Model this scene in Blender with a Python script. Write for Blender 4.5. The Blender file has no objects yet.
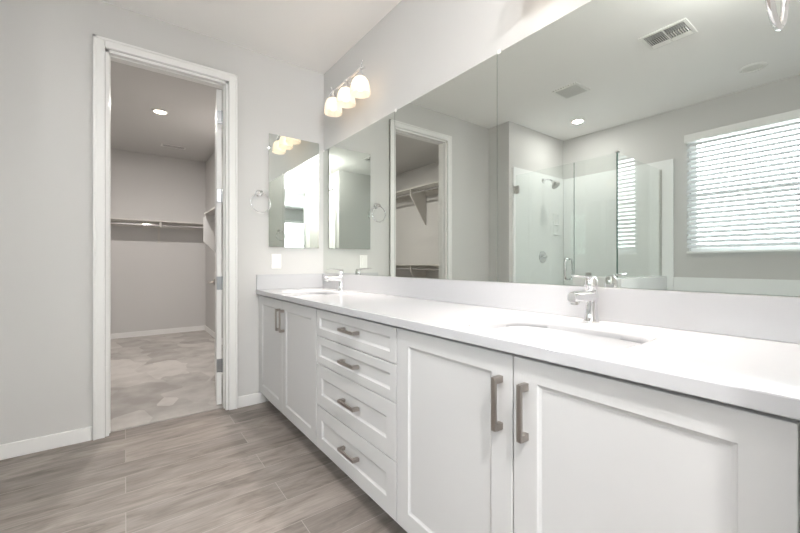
import bpy, bmesh, math, random
from mathutils import Vector, Matrix
random.seed(7)
PI = math.pi
C = bpy.context.scene.collection
SC = bpy.context.scene

# ------------------------------------------------------------------ camera
cam_data = bpy.data.cameras.new('camera')
cam_data.sensor_width = 36.0
cam_data.lens = 16.643
cam_data.shift_y = -0.00396
cam_data.clip_start = 0.02
cam = bpy.data.objects.new('camera', cam_data)
C.objects.link(cam)
cam.location = (2.9845, -1.3913, 1.095)
cam.rotation_euler = (PI/2, 0, math.radians(90-36.6457))
SC.camera = cam

# ------------------------------------------------------------------ world, exposure
SC.view_settings.view_transform = 'Standard'
SC.view_settings.look = 'None'
SC.view_settings.gamma = 1.0
SC.view_settings.exposure = 0.84
SC.view_settings.use_curve_mapping = False
world = bpy.data.worlds.new('sky')
SC.world = world
world.use_nodes = True
world.node_tree.nodes['Background'].inputs[0].default_value = (0.90, 0.95, 1.0, 1)
world.node_tree.nodes['Background'].inputs[1].default_value = 1.2
SC.cycles.max_bounces = 14
SC.cycles.diffuse_bounces = 7
SC.cycles.glossy_bounces = 8
SC.cycles.transmission_bounces = 8
SC.cycles.transparent_max_bounces = 16
SC.cycles.sample_clamp_indirect = 6.0
SC.cycles.blur_glossy = 0.3
SC.cycles.use_denoising = True

def area(name, loc, rot, sx, sy, power, col=(1, 1, 1), portal=False, shape='RECTANGLE', spread=PI):
    l = bpy.data.lights.new(name, 'AREA'); l.shape = shape
    l.size = sx; l.size_y = sy; l.energy = power; l.color = col; l.spread = spread
    o = bpy.data.objects.new(name, l); C.objects.link(o); o.location = loc; o.rotation_euler = rot
    if portal: l.cycles.is_portal = True
    return o
# daylight: the sky fills both windows; one area lamp stands outside each of them
area('window_daylight', (2.28, -5.2, 1.8), (PI/2, 0, 0), 3.2, 2.4, 180, (0.93, 0.97, 1.0))
area('bedroom_daylight', (8.6, -2.4, 1.7), (PI/2, 0, PI/2), 2.2, 1.8, 500, (0.95, 0.98, 1.0))
BULB_W = 1.05          # each vanity bulb
ADDED_CAN_W = 36.0          # recessed passage lamp, added out of frame as fill light
ADDED_DOME_W = 18.0      # dome lamp, added overhead as fill light
WARM = (1.0, 0.91, 0.82)

# ------------------------------------------------------------------ materials
def mat(name):
    m = bpy.data.materials.new(name); m.use_nodes = True
    return m, m.node_tree, m.node_tree.nodes['Principled BSDF']
def simple(name, col, rough=0.5, metal=0.0, bump=0.0, bscale=200, spec=0.5, vary=0.0):
    m, nt, p = mat(name)
    p.inputs['Roughness'].default_value = rough
    p.inputs['Metallic'].default_value = metal
    p.inputs['Specular IOR Level'].default_value = spec
    tc = nt.nodes.new('ShaderNodeTexCoord')
    n = nt.nodes.new('ShaderNodeTexNoise'); n.inputs['Scale'].default_value = bscale
    nt.links.new(tc.outputs['Object'], n.inputs['Vector'])
    r = nt.nodes.new('ShaderNodeMix'); r.data_type = 'RGBA'
    v = vary
    r.inputs[6].default_value = (*[c*(1-v) for c in col], 1)
    r.inputs[7].default_value = (*[min(1, c*(1+v)) for c in col], 1)
    nt.links.new(n.outputs['Fac'], r.inputs[0]); nt.links.new(r.outputs[2], p.inputs['Base Color'])
    if bump:
        b = nt.nodes.new('ShaderNodeBump'); b.inputs['Strength'].default_value = bump
        b.inputs['Distance'].default_value = 0.002
        nt.links.new(n.outputs['Fac'], b.inputs['Height']); nt.links.new(b.outputs['Normal'], p.inputs['Normal'])
    return m
def emis(name, col, strength):
    m, nt, p = mat(name)
    p.inputs['Base Color'].default_value = (*col, 1)
    p.inputs['Emission Color'].default_value = (*col, 1)
    p.inputs['Emission Strength'].default_value = strength
    return m
def thin_glass(name, tint=(0.93, 0.97, 0.95), ior=1.5, boost=1.0):
    m = bpy.data.materials.new(name); m.use_nodes = True; nt = m.node_tree; nt.nodes.clear()
    o = nt.nodes.new('ShaderNodeOutputMaterial'); mx = nt.nodes.new('ShaderNodeMixShader')
    t = nt.nodes.new('ShaderNodeBsdfTransparent'); t.inputs[0].default_value = (*tint, 1)
    g = nt.nodes.new('ShaderNodeBsdfGlossy'); g.inputs['Roughness'].default_value = 0.0
    g.inputs['Color'].default_value = (1, 1, 1, 1)
    f = nt.nodes.new('ShaderNodeFresnel'); f.inputs['IOR'].default_value = ior
    ma = nt.nodes.new('ShaderNodeMath'); ma.operation = 'MULTIPLY'; ma.inputs[1].default_value = boost; ma.use_clamp = True
    nt.links.new(f.outputs[0], ma.inputs[0])
    # the pane is a closed box: its far faces are met from inside, so their index is inverted back
    ge = nt.nodes.new('ShaderNodeNewGeometry'); mi = nt.nodes.new('ShaderNodeMix'); mi.data_type = 'FLOAT'
    mi.inputs[2].default_value = ior; mi.inputs[3].default_value = 1/ior
    nt.links.new(ge.outputs['Backfacing'], mi.inputs[0]); nt.links.new(mi.outputs[0], f.inputs['IOR'])
    nt.links.new(ma.outputs[0], mx.inputs[0]); nt.links.new(t.outputs[0], mx.inputs[1]); nt.links.new(g.outputs[0], mx.inputs[2])
    nt.links.new(mx.outputs[0], o.inputs[0])
    return m

M = {}
M['wall'] = simple('wall_paint', (0.60, 0.592, 0.582), 0.85, bump=0.06, bscale=140, spec=0.2)
M['ceiling'] = simple('ceiling_paint', (0.90, 0.885, 0.875), 0.9, bump=0.05, bscale=120, spec=0.15)
M['closet_wall'] = M['wall']
M['trim'] = simple('white_trim_paint', (0.80, 0.795, 0.785), 0.4)
M['cabinet'] = simple('cabinet_lacquer', (0.575, 0.57, 0.57), 0.38)
M['cab_inside'] = simple('cabinet_carcass', (0.42, 0.41, 0.40), 0.6)
M['counter'] = simple('white_quartz', (0.52, 0.52, 0.535), 0.10, vary=0.01, bscale=60)
M['sink'] = simple('white_ceramic', (0.52, 0.52, 0.535), 0.12)
M['chrome'] = simple('polished_chrome', (0.86, 0.86, 0.87), 0.06, 1.0)
M['nickel'] = simple('brushed_nickel', (0.40, 0.365, 0.335), 0.33, 1.0)
M['satin'] = simple('satin_nickel', (0.55, 0.54, 0.52), 0.3, 1.0)
M['hinge'] = simple('hinge_steel', (0.34, 0.35, 0.36), 0.35, 0.8)
M['mirror'] = simple('mirror_silver', (0.755, 0.785, 0.75), 0.0, 1.0)
M['mirror_edge'] = simple('mirror_edge', (0.25, 0.30, 0.27), 0.2)
M['plastic'] = simple('white_plastic', (0.84, 0.83, 0.81), 0.35)
M['acrylic'] = simple('white_acrylic', (0.85, 0.86, 0.86), 0.18)
M['shelf'] = simple('white_shelf_board', (0.62, 0.60, 0.57), 0.5)
M['dark'] = simple('dark_recess', (0.03, 0.03, 0.03), 0.8)
M['duct'] = simple('duct_grey', (0.26, 0.26, 0.255), 0.7)
M['glass'] = thin_glass('shower_glass', (0.972, 0.988, 0.980), 1.5, 1.0)
M['glass_edge'] = simple('glass_edge_green', (0.10, 0.16, 0.14), 0.15)
M['pane'] = thin_glass('window_glass', (0.96, 0.98, 0.98))
M['vinyl'] = simple('white_vinyl', (0.84, 0.84, 0.83), 0.4)
M['bulb'] = emis('lamp_bulb', (1.0, 0.90, 0.77), 3.2)
M['can'] = emis('recessed_lamp_lens', (1.0, 0.86, 0.70), 9.0)
M['can_dim'] = simple('lamp_lens_off', (0.78, 0.77, 0.74), 0.4)

# frosted lamp shade: glass that glows from the bulb inside it
def shade_mat():
    m = bpy.data.materials.new('frosted_shade_glass'); m.use_nodes = True; nt = m.node_tree; nt.nodes.clear()
    o = nt.nodes.new('ShaderNodeOutputMaterial')
    t = nt.nodes.new('ShaderNodeBsdfTransparent'); t.inputs[0].default_value = (1, 0.93, 0.84, 1)
    d = nt.nodes.new('ShaderNodeBsdfDiffuse'); d.inputs[0].default_value = (0.85, 0.80, 0.74, 1)
    tr = nt.nodes.new('ShaderNodeBsdfTranslucent'); tr.inputs[0].default_value = (0.95, 0.91, 0.84, 1)
    a = nt.nodes.new('ShaderNodeMixShader'); a.inputs[0].default_value = 0.6
    b = nt.nodes.new('ShaderNodeMixShader'); b.inputs[0].default_value = 0.62
    e = nt.nodes.new('ShaderNodeEmission'); e.inputs[0].default_value = (1, 0.88, 0.76, 1); e.inputs[1].default_value = 0.10
    s = nt.nodes.new('ShaderNodeAddShader')
    nt.links.new(d.outputs[0], a.inputs[1]); nt.links.new(tr.outputs[0], a.inputs[2])
    nt.links.new(t.outputs[0], b.inputs[1]); nt.links.new(a.outputs[0], b.inputs[2])
    nt.links.new(b.outputs[0], s.inputs[0]); nt.links.new(e.outputs[0], s.inputs[1])
    nt.links.new(s.outputs[0], o.inputs[0])
    return m
M['shade'] = shade_mat()

def slat_mat():
    m = bpy.data.materials.new('blind_slat'); m.use_nodes = True; nt = m.node_tree; nt.nodes.clear()
    o = nt.nodes.new('ShaderNodeOutputMaterial')
    d = nt.nodes.new('ShaderNodeBsdfDiffuse'); d.inputs[0].default_value = (0.62, 0.63, 0.64, 1)
    tr = nt.nodes.new('ShaderNodeBsdfTranslucent'); tr.inputs[0].default_value = (0.80, 0.82, 0.84, 1)
    a = nt.nodes.new('ShaderNodeMixShader'); a.inputs[0].default_value = 0.02
    nt.links.new(d.outputs[0], a.inputs[1]); nt.links.new(tr.outputs[0], a.inputs[2]); nt.links.new(a.outputs[0], o.inputs[0])
    return m
M['slat'] = slat_mat()

def floor_mat():
    m, nt, p = mat('wood_look_tile')
    L = nt.links.new; N = nt.nodes.new
    tc = N('ShaderNodeTexCoord'); sp = N('ShaderNodeSeparateXYZ'); L(tc.outputs['Object'], sp.inputs[0])
    cb = N('ShaderNodeCombineXYZ')
    ay = N('ShaderNodeMath'); ay.operation = 'ADD'; ay.inputs[1].default_value = 1.388 + 6*1.2; L(sp.outputs['Y'], ay.inputs[0])
    ax = N('ShaderNodeMath'); ax.operation = 'ADD'; ax.inputs[1].default_value = -0.11 + 0.17*20; L(sp.outputs['X'], ax.inputs[0])
    L(ay.outputs[0], cb.inputs['X']); L(ax.outputs[0], cb.inputs['Y'])
    br = N('ShaderNodeTexBrick'); br.offset = 0.5; br.offset_frequency = 2
    br.inputs['Scale'].default_value = 1.0; br.inputs['Brick Width'].default_value = 1.2; br.inputs['Row Height'].default_value = 0.17
    br.inputs['Mortar Size'].default_value = 0.0016; br.inputs['Mortar Smooth'].default_value = 0.2
    br.inputs['Bias'].default_value = 0.0
    br.inputs['Color1'].default_value = (0, 0, 0, 1); br.inputs['Color2'].default_value = (1, 1, 1, 1); br.inputs['Mortar'].default_value = (0.5, 0.5, 0.5, 1)
    L(cb.outputs[0], br.inputs['Vector'])
    # per plank offset of the grain
    sc = N('ShaderNodeVectorMath'); sc.operation = 'SCALE'; L(br.outputs['Color'], sc.inputs[0]); sc.inputs['Scale'].default_value = 7.0
    ad = N('ShaderNodeVectorMath'); ad.operation = 'ADD'; L(cb.outputs[0], ad.inputs[0]); L(sc.outputs[0], ad.inputs[1])
    mp = N('ShaderNodeMapping'); mp.inputs['Scale'].default_value = (1.7, 6.5, 1.0); L(ad.outputs[0], mp.inputs['Vector'])
    n1 = N('ShaderNodeTexNoise'); n1.inputs['Scale'].default_value = 2.2; n1.inputs['Detail'].default_value = 7; n1.inputs['Roughness'].default_value = 0.62; n1.inputs['Distortion'].default_value = 0.7
    L(mp.outputs[0], n1.inputs['Vector'])
    mp2 = N('ShaderNodeMapping'); mp2.inputs['Scale'].default_value = (3.0, 60.0, 1.0); L(ad.outputs[0], mp2.inputs['Vector'])
    n2 = N('ShaderNodeTexNoise'); n2.inputs['Scale'].default_value = 2.0; n2.inputs['Detail'].default_value = 4; L(mp2.outputs[0], n2.inputs['Vector'])
    r1 = N('ShaderNodeValToRGB')
    e = r1.color_ramp.elements
    e[0].position = 0.26; e[0].color = (0.120, 0.100, 0.087, 1)
    e[1].position = 0.74; e[1].color = (0.325, 0.286, 0.260, 1)
    k = e.new(0.46); k.color = (0.228, 0.197, 0.177, 1)
    L(n1.outputs['Fac'], r1.inputs[0])
    mx = N('ShaderNodeMix'); mx.data_type = 'RGBA'; mx.blend_type = 'MULTIPLY'; mx.inputs[0].default_value = 1.0
    r2 = N('ShaderNodeMapRange'); r2.inputs['From Min'].default_value = 0.3; r2.inputs['From Max'].default_value = 0.7
    r2.inputs['To Min'].default_value = 0.86; r2.inputs['To Max'].default_value = 1.14; L(n2.outputs['Fac'], r2.inputs['Value'])
    L(r1.outputs[0], mx.inputs[6]); L(r2.outputs[0], mx.inputs[7])
    # plank to plank tone
    r3 = N('ShaderNodeMapRange'); r3.inputs['To Min'].default_value = 0.84; r3.inputs['To Max'].default_value = 1.12
    sx = N('ShaderNodeSeparateXYZ'); L(br.outputs['Color'], sx.inputs[0]); L(sx.outputs['X'], r3.inputs['Value'])
    mx2 = N('ShaderNodeMix'); mx2.data_type = 'RGBA'; mx2.blend_type = 'MULTIPLY'; mx2.inputs[0].default_value = 1.0
    L(mx.outputs[2], mx2.inputs[6]); L(r3.outputs[0], mx2.inputs[7])
    mg = N('ShaderNodeMix'); mg.data_type = 'RGBA'; mg.inputs[7].default_value = (0.36, 0.33, 0.30, 1)
    L(br.outputs['Fac'], mg.inputs[0]); L(mx2.outputs[2], mg.inputs[6])
    L(mg.outputs[2], p.inputs['Base Color'])
    p.inputs['Roughness'].default_value = 0.42
    b = N('ShaderNodeBump'); b.inputs['Strength'].default_value = 0.25; b.inputs['Distance'].default_value = 0.001; b.invert = True
    L(br.outputs['Fac'], b.inputs['Height']); L(b.outputs[0], p.inputs['Normal'])
    return m
M['floor'] = floor_mat()

def carpet_mat():
    m, nt, p = mat('cut_pile_carpet'); L = nt.links.new; N = nt.nodes.new
    tc = N('ShaderNodeTexCoord')
    mp = N('ShaderNodeMapping'); mp.inputs['Scale'].default_value = (2.6, 3.6, 1); mp.inputs['Rotation'].default_value = (0, 0, 0.5); L(tc.outputs['Object'], mp.inputs[0])
    v = N('ShaderNodeTexVoronoi'); v.distance = 'MANHATTAN'; v.inputs['Scale'].default_value = 0.9; v.inputs['Randomness'].default_value = 1.0; L(mp.outputs[0], v.inputs['Vector'])
    s = N('ShaderNodeSeparateXYZ'); L(v.outputs['Color'], s.inputs[0])
    n = N('ShaderNodeTexNoise'); n.inputs['Scale'].default_value = 260; L(tc.outputs['Object'], n.inputs['Vector'])
    n3 = N('ShaderNodeTexNoise'); n3.inputs['Scale'].default_value = 5; n3.inputs['Detail'].default_value = 5; L(tc.outputs['Object'], n3.inputs['Vector'])
    a = N('ShaderNodeMath'); a.operation = 'MULTIPLY_ADD'; a.inputs[1].default_value = 0.45; L(s.outputs['X'], a.inputs[0]); n4 = N('ShaderNodeMath'); n4.operation = 'MULTIPLY'; n4.inputs[1].default_value = 0.8; L(n3.outputs['Fac'], n4.inputs[0]); L(n4.outputs[0], a.inputs[2])
    r = N('ShaderNodeValToRGB'); e = r.color_ramp.elements
    e[0].position = 0.35; e[0].color = (0.35, 0.330, 0.312, 1); e[1].position = 0.85; e[1].color = (0.54, 0.515, 0.490, 1)
    L(a.outputs[0], r.inputs[0]); L(r.outputs[0], p.inputs['Base Color']); p.inputs['Roughness'].default_value = 0.95
    p.inputs['Specular IOR Level'].default_value = 0.1
    b = N('ShaderNodeBump'); b.inputs['Strength'].default_value = 0.6; b.inputs['Distance'].default_value = 0.004
    L(n.outputs['Fac'], b.inputs['Height']); L(b.outputs[0], p.inputs['Normal'])
    return m
M['carpet'] = carpet_mat()

# ------------------------------------------------------------------ mesh helpers
def nb(): return bmesh.new()
def box(bm, x0, x1, y0, y1, z0, z1, bev=0.0, seg=2):
    r = bmesh.ops.create_cube(bm, size=1.0)
    vs = r['verts']
    sx, sy, sz = x1-x0, y1-y0, z1-z0
    for v in vs:
        v.co = Vector(((x0+x1)/2+v.co.x*sx, (y0+y1)/2+v.co.y*sy, (z0+z1)/2+v.co.z*sz))
    if bev:
        es = list({e for v in vs for e in v.link_edges})
        bmesh.ops.bevel(bm, geom=es, offset=bev, segments=seg, profile=0.5, affect='EDGES', clamp_overlap=True)
    return bm
def tube(bm, pts, r, n=12, cap=True):
    """swept round tube through pts; r number or list"""
    pts = [Vector(p) for p in pts]
    rs = r if isinstance(r, (list, tuple)) else [r]*len(pts)
    rings = []; prev = None
    for i, p in enumerate(pts):
        if i == 0: t = pts[1]-pts[0]
        elif i == len(pts)-1: t = pts[-1]-pts[-2]
        else: t = (pts[i+1]-pts[i]).normalized()+(pts[i]-pts[i-1]).normalized()
        t.normalize()
        if prev is None:
            a = Vector((0, 0, 1)) if abs(t.z) < 0.9 else Vector((1, 0, 0))
            u = t.cross(a).normalized()
        else:
            u = (prev - t*prev.dot(t)).normalized()
        prev = u; w = t.cross(u)
        rings.append([bm.verts.new(p+(u*math.cos(2*PI*k/n)+w*math.sin(2*PI*k/n))*rs[i]) for k in range(n)])
    for a, b in zip(rings, rings[1:]):
        for k in range(n):
            bm.faces.new((a[k], a[(k+1) % n], b[(k+1) % n], b[k]))
    if cap:
        bm.faces.new(rings[0][::-1]); bm.faces.new(rings[-1])
    return bm
def lathe(bm, prof, origin=(0, 0, 0), axis='z', n=28, closed=False):
    """prof list of (radius, height)"""
    o = Vector(origin); rings = []
    for r, h in prof:
        ring = []
        for k in range(n):
            c, s = math.cos(2*PI*k/n)*r, math.sin(2*PI*k/n)*r
            q = {'z': (c, s, h), 'y': (c, h, s), 'x': (h, c, s)}[axis]
            ring.append(bm.verts.new(o+Vector(q)))
        rings.append(ring)
    for a, b in zip(rings, rings[1:]):
        for k in range(n):
            bm.faces.new((a[k], a[(k+1) % n], b[(k+1) % n], b[k]))
    if closed:
        for k in range(n):
            a, b = rings[-1], rings[0]
            bm.faces.new((a[k], a[(k+1) % n], b[(k+1) % n], b[k]))
    else:
        if prof[0][0] > 1e-4: bm.faces.new(rings[0][::-1])
        if prof[-1][0] > 1e-4: bm.faces.new(rings[-1])
    return bm
def prism(bm, poly, a0, a1, axis='y'):
    """poly of (p,q) extruded along axis: axis y -> (x,z); axis x -> (y,z); axis z -> (x,y)"""
    def mk(p, q, a): return {'y': (p, a, q), 'x': (a, p, q), 'z': (p, q, a)}[axis]
    A = [bm.verts.new(mk(p, q, a0)) for p, q in poly]; B = [bm.verts.new(mk(p, q, a1)) for p, q in poly]
    n = len(poly)
    for k in range(n): bm.faces.new((A[k], A[(k+1) % n], B[(k+1) % n], B[k]))
    bm.faces.new(A[::-1]); bm.faces.new(B)
    return bm
def obj(name, bm, m, parent=None, smooth=False, ang=40, label=None):
    bmesh.ops.remove_doubles(bm, verts=bm.verts, dist=1e-6)
    bmesh.ops.recalc_face_normals(bm, faces=bm.faces)
    me = bpy.data.meshes.new(name); bm.to_mesh(me); bm.free()
    o = bpy.data.objects.new(name, me); C.objects.link(o)
    me.materials.append(m if not isinstance(m, str) else M[m])
    if smooth:
        for p in me.polygons: p.use_smooth = True
        bm2 = bmesh.new(); bm2.from_mesh(me)
        for e in bm2.edges:
            if len(e.link_faces) == 2 and e.calc_face_angle(0) > math.radians(ang): e.smooth = False
        bm2.to_mesh(me); bm2.free()
    if parent is not None:
        o.parent = parent
        o.matrix_parent_inverse = Matrix.Translation(parent.location).inverted() if parent.type == 'EMPTY' and parent.parent is None else Matrix.Identity(4)
    if label: o['label'] = label
    return o
def thing(name, label, cat, loc=(0, 0, 0), group=None):
    o = bpy.data.objects.new(name, None); C.objects.link(o); o.location = loc
    o['label'] = label; o['category'] = cat
    if group: o['group'] = group
    return o
def struct(name, bm, m, parent=None, smooth=False):
    o = obj(name, bm, m, parent, smooth)
    if parent is None: o['kind'] = 'structure'
    return o
def sroot(name, loc=(0, 0, 0)):
    o = bpy.data.objects.new(name, None); C.objects.link(o); o.location = loc; o['kind'] = 'structure'
    return o
def dup(root, delta, label, group=None):
    """copy of a thing with copies of its parts and sub-parts, moved by delta"""
    r = root.copy(); C.objects.link(r); r.location = Vector(root.location)+Vector(delta); r['label'] = label
    if group: r['group'] = group
    for ch in list(root.children):
        c = ch.copy(); C.objects.link(c); c.parent = r; c.matrix_parent_inverse = ch.matrix_parent_inverse
        for g in list(ch.children):
            d = g.copy(); C.objects.link(d); d.parent = c
    return r
def bx(*a, **k): return box(nb(), *a, **k)

# ------------------------------------------------------------------ structure
H = 2.743
W = -3.35
T = 0.10
DY0, DY1, DH = -1.488, -0.772, 2.450       # closet doorway in the end wall
struct('floor', bx(-0.055, 3.80, W-0.1, 0.1, -0.08, 0.0), 'floor')
struct('ceiling', bx(-0.115, 3.86, W-0.1, 0.1, H, H+0.08), 'ceiling')
struct('wall_back', bx(-0.115, 3.86, 0.0, 0.1, 0, H), 'wall')
# end wall with the closet doorway
b = nb()
box(b, -0.115, 0, DY1, 0.0, 0, H); box(b, -0.115, 0, W, DY0, 0, H); box(b, -0.115, 0, DY0, DY1, DH, H)
struct('wall_left', b, 'wall')
# block beside the shower
struct('wall_shower', bx(0, 0.30, W, -2.19, 0, H), 'wall')
# window wall with the opening
WX0, WX1, WZ0, WZ1 = 1.69, 2.88, 1.21, 2.40
b = nb()
box(b, 0, WX0, W-0.12, W, 0, H); box(b, WX1, 2.95, W-0.12, W, 0, H)
box(b, WX0, WX1, W-0.12, W, 0, WZ0); box(b, WX0, WX1, W-0.12, W, WZ1, H)
struct('wall_front', b, 'wall')
# right wall: stub beside the vanity, long part beside the tub, vestibule behind the camera
VY0, VY1 = -1.66, -0.69
b = nb()
box(b, 2.95, 3.76, VY1, 0.0, 0, H); box(b, 2.95, 3.07, W-0.12, VY0, 0, H)
# vestibule side wall with a doorway in it
box(b, 3.07, 3.12, VY0-0.1, VY0, 0, H); box(b, 3.68, 3.76, VY0-0.1, VY0, 0, H); box(b, 3.12, 3.68, VY0-0.1, VY0, DH, H)
struct('wall_right', b, 'wall')
b = nb()
VD0, VD1 = -1.39, -0.78
box(b, 3.76, 3.86, VD1, 0.1, 0, H); box(b, 3.76, 3.86, -2.4, VD0, 0, H); box(b, 3.76, 3.86, VD0, VD1, DH, H)
struct('wall_vestibule', b, 'wall')
# toilet room seen through its doorway only: a closed little room
b = nb(); box(b, 3.07, 3.76, -2.7, -2.6, 0, H); box(b, 3.76, 3.86, -2.7, -2.4, 0, H)
struct('wall_toilet', b, 'wall')

# bedroom
struct('floor_bedroom', bx(3.80, 8.1, -4.6, 0.5, -0.08, 0.0), 'carpet')
struct('ceiling_bedroom', bx(3.86, 8.1, -4.6, 0.5, H, H+0.08), 'ceiling')
b = nb()
BY0, BY1, BZ0, BZ1 = -3.17, -1.75, 0.95, 2.36
box(b, 8.0, 8.1, -4.6, BY0, 0, H); box(b, 8.0, 8.1, BY1, 0.5, 0, H); box(b, 8.0, 8.1, BY0, BY1, 0, BZ0); box(b, 8.0, 8.1, BY0, BY1, BZ1, H)
struct('wall_bedroom', b, 'wall')
b = nb(); box(b, 3.86, 8.0, -4.6, -4.5, 0, H); box(b, 3.86, 8.0, 0.4, 0.5, 0, H); box(b, 3.86, 3.90, -4.5, -2.7, 0, H)
struct('wall_bedroom', b, 'wall')

# closet
CX, CY0, CY1 = -3.75, -2.70, -0.335
struct('floor_closet', bx(CX-0.1, -0.055, CY0-0.1, CY1+0.1, -0.08, 0.008), 'carpet')
struct('ceiling_closet', bx(CX-0.1, -0.115, CY0-0.1, CY1+0.1, H, H+0.08), 'closet_wall')
struct('wall_closet_back', bx(CX-0.1, CX, CY0-0.1, CY1+0.1, 0, H), 'closet_wall')
struct('wall_closet_left', bx(CX, -0.115, CY0-0.1, CY0, 0, H), 'closet_wall')
struct('wall_closet_right', bx(CX, -0.115, CY1, CY1+0.1, 0, H), 'closet_wall')

# baseboards
def baseboard(name, x0, x1, y0, y1):
    struct(name, bx(x0, x1, y0, y1, 0.0, 0.085, bev=0.003, seg=1), 'trim')
baseboard('baseboard_left', 0, 0.013, DY1+0.066, -0.50)
baseboard('baseboard_left', 0, 0.013, -2.19, DY0-0.066)
baseboard('baseboard_shower', 0.013, 0.30, -2.19, -2.177)
baseboard('baseboard_right', 2.937, 2.95, -2.6, VY0)
baseboard('baseboard_right', 2.95, 3.06, VY0, VY0+0.013)
baseboard('baseboard_vestibule', 2.95, 3.76, VY1-0.013, VY1)
baseboard('baseboard_closet_back', CX, CX+0.013, CY0, CY1)
baseboard('baseboard_closet_left', CX+0.013, -0.115, CY0, CY0+0.013)
baseboard('baseboard_closet_right', CX+0.013, -0.115, CY1-0.013, CY1)

# ------------------------------------------------------------------ closet door frame and door
def casing_x(x, s, y0, y1, zt, w=0.062):
    """casing on a wall plane x, facing direction s (+1/-1), doorway y0..y1"""
    b = nb()
    prof = [(0, 0.016), (0.014, 0.019), (w-0.014, 0.014), (w, 0.010)]
    # outer flat board with a small step, both legs and head
    def leg(ya, yb):
        box(b, min(x, x+s*0.017), max(x, x+s*0.017), min(ya, yb), max(ya, yb), 0, zt+w, bev=0.003)
    leg(y0-w, y0-0.004); leg(y1+0.004, y1+w)
    box(b, min(x, x+s*0.017), max(x, x+s*0.017), y0-0.004, y1+0.004, zt+0.004, zt+w, bev=0.003)
    # raised outer bead
    box(b, min(x, x+s*0.021), max(x, x+s*0.021), y0-w, y0-w+0.016, 0, zt+w, bev=0.003)
    box(b, min(x, x+s*0.021), max(x, x+s*0.021), y1+w-0.016, y1+w, 0, zt+w, bev=0.003)
    box(b, min(x, x+s*0.021), max(x, x+s*0.021), y0-w, y1+w, zt+w-0.016, zt+w, bev=0.003)
    return b
tr = sroot('trim_1', (0, (DY0+DY1)/2, 0))
obj('casing', casing_x(0.0, 1, DY0, DY1, DH), 'trim', tr)
obj('casing', casing_x(-0.115, -1, DY0, DY1, DH), 'trim', tr)
b = nb()
box(b, -0.115, 0.0, DY0, DY0+0.016, 0.0, DH); box(b, -0.115, 0.0, DY1-0.016, DY1, 0.0, DH); box(b, -0.115, 0.0, DY0, DY1, DH-0.016, DH)
obj('jamb', b, 'trim', tr)
b = nb()
box(b, -0.078, -0.040, DY0+0.016, DY0+0.022, 0.0, DH-0.016, bev=0.002); box(b, -0.078, -0.040, DY1-0.022, DY1-0.016, 0.0, DH-0.016, bev=0.002)
box(b, -0.078, -0.040, DY0+0.016, DY1-0.016, DH-0.022, DH-0.016, bev=0.002)
obj('door_stop', b, 'trim', tr)

def door_slab(name, hinge, width, height, ang, hinge_zs, lever_side):
    """slab built along -x from the hinge line, thickness in y (0..-0.035), then turned by ang about the hinge"""
    root = sroot(name, hinge)
    R = Matrix.Translation(Vector(hinge)) @ Matrix.Rotation(ang, 4, 'Z')
    def put(nm, bm, m, parent, smooth=False):
        bm.transform(R)
        return obj(nm, bm, m, parent, smooth)
    b = nb()
    box(b, -width, 0, -0.035, 0, 0.012, height, bev=0.0015, seg=1)
    slab = put('door_slab', b, 'trim', root)
    # moulded panels, both faces
    b = nb()
    for z0, z1 in ((0.22, 1.02), (1.16, height-0.14)):
        for ys in (0.0, -0.035):
            s = 1 if ys == 0 else -1
            for q in ((0.11, 0.13), ):
                x0, x1 = -width+0.11, -0.11
                t0, t1 = (ys, ys+0.004) if s > 0 else (ys-0.004, ys)
                box(b, x0, x1, t0, t1, z0, z0+0.022, bev=0.0015, seg=1); box(b, x0, x1, t0, t1, z1-0.022, z1, bev=0.0015, seg=1)
                box(b, x0, x0+0.022, t0, t1, z0+0.022, z1-0.022, bev=0.0015, seg=1); box(b, x1-0.022, x1, t0, t1, z0+0.022, z1-0.022, bev=0.0015, seg=1)
    put('door_moulding', b, 'trim', root)
    for s in (1, -1):
        y = 0.0 if s > 0 else -0.035
        b = nb(); lathe(b, [(0.031, 0.0), (0.031, s*0.006), (0.026, s*0.011), (0.012, s*0.013), (0.011, s*0.05), (0.0, s*0.05)], (-width+0.065, y, 0.925), 'y', 20)
        tube(b, [(-width+0.065, y+s*0.048, 0.925), (-width+0.10, y+s*0.050, 0.925), (-width+0.175, y+s*0.048, 0.923)], [0.010, 0.009, 0.007], 10)
        put('door_handle', b, 'nickel', root, True)
    for z in hinge_zs:
        b = nb()
        box(b, -0.0015+0.0015, 0.003, -0.034, -0.002, z-0.05, z+0.05, bev=0.001, seg=1)      # leaf let into the hinge edge
        tube(b, [(0.008, 0.004, z-0.052), (0.008, 0.004, z+0.052)], 0.0065, 10)
        box(b, 0.003, 0.009, -0.034, 0.006, z-0.05, z+0.05, bev=0.001, seg=1)
        put('hinge', b, 'hinge', root)
    return root
door_slab('door_1', (-0.118, DY1-0.022, 0), 0.655, 2.428, math.radians(-9.2), (2.215, 1.614, 0.943, 0.312), 1)

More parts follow.
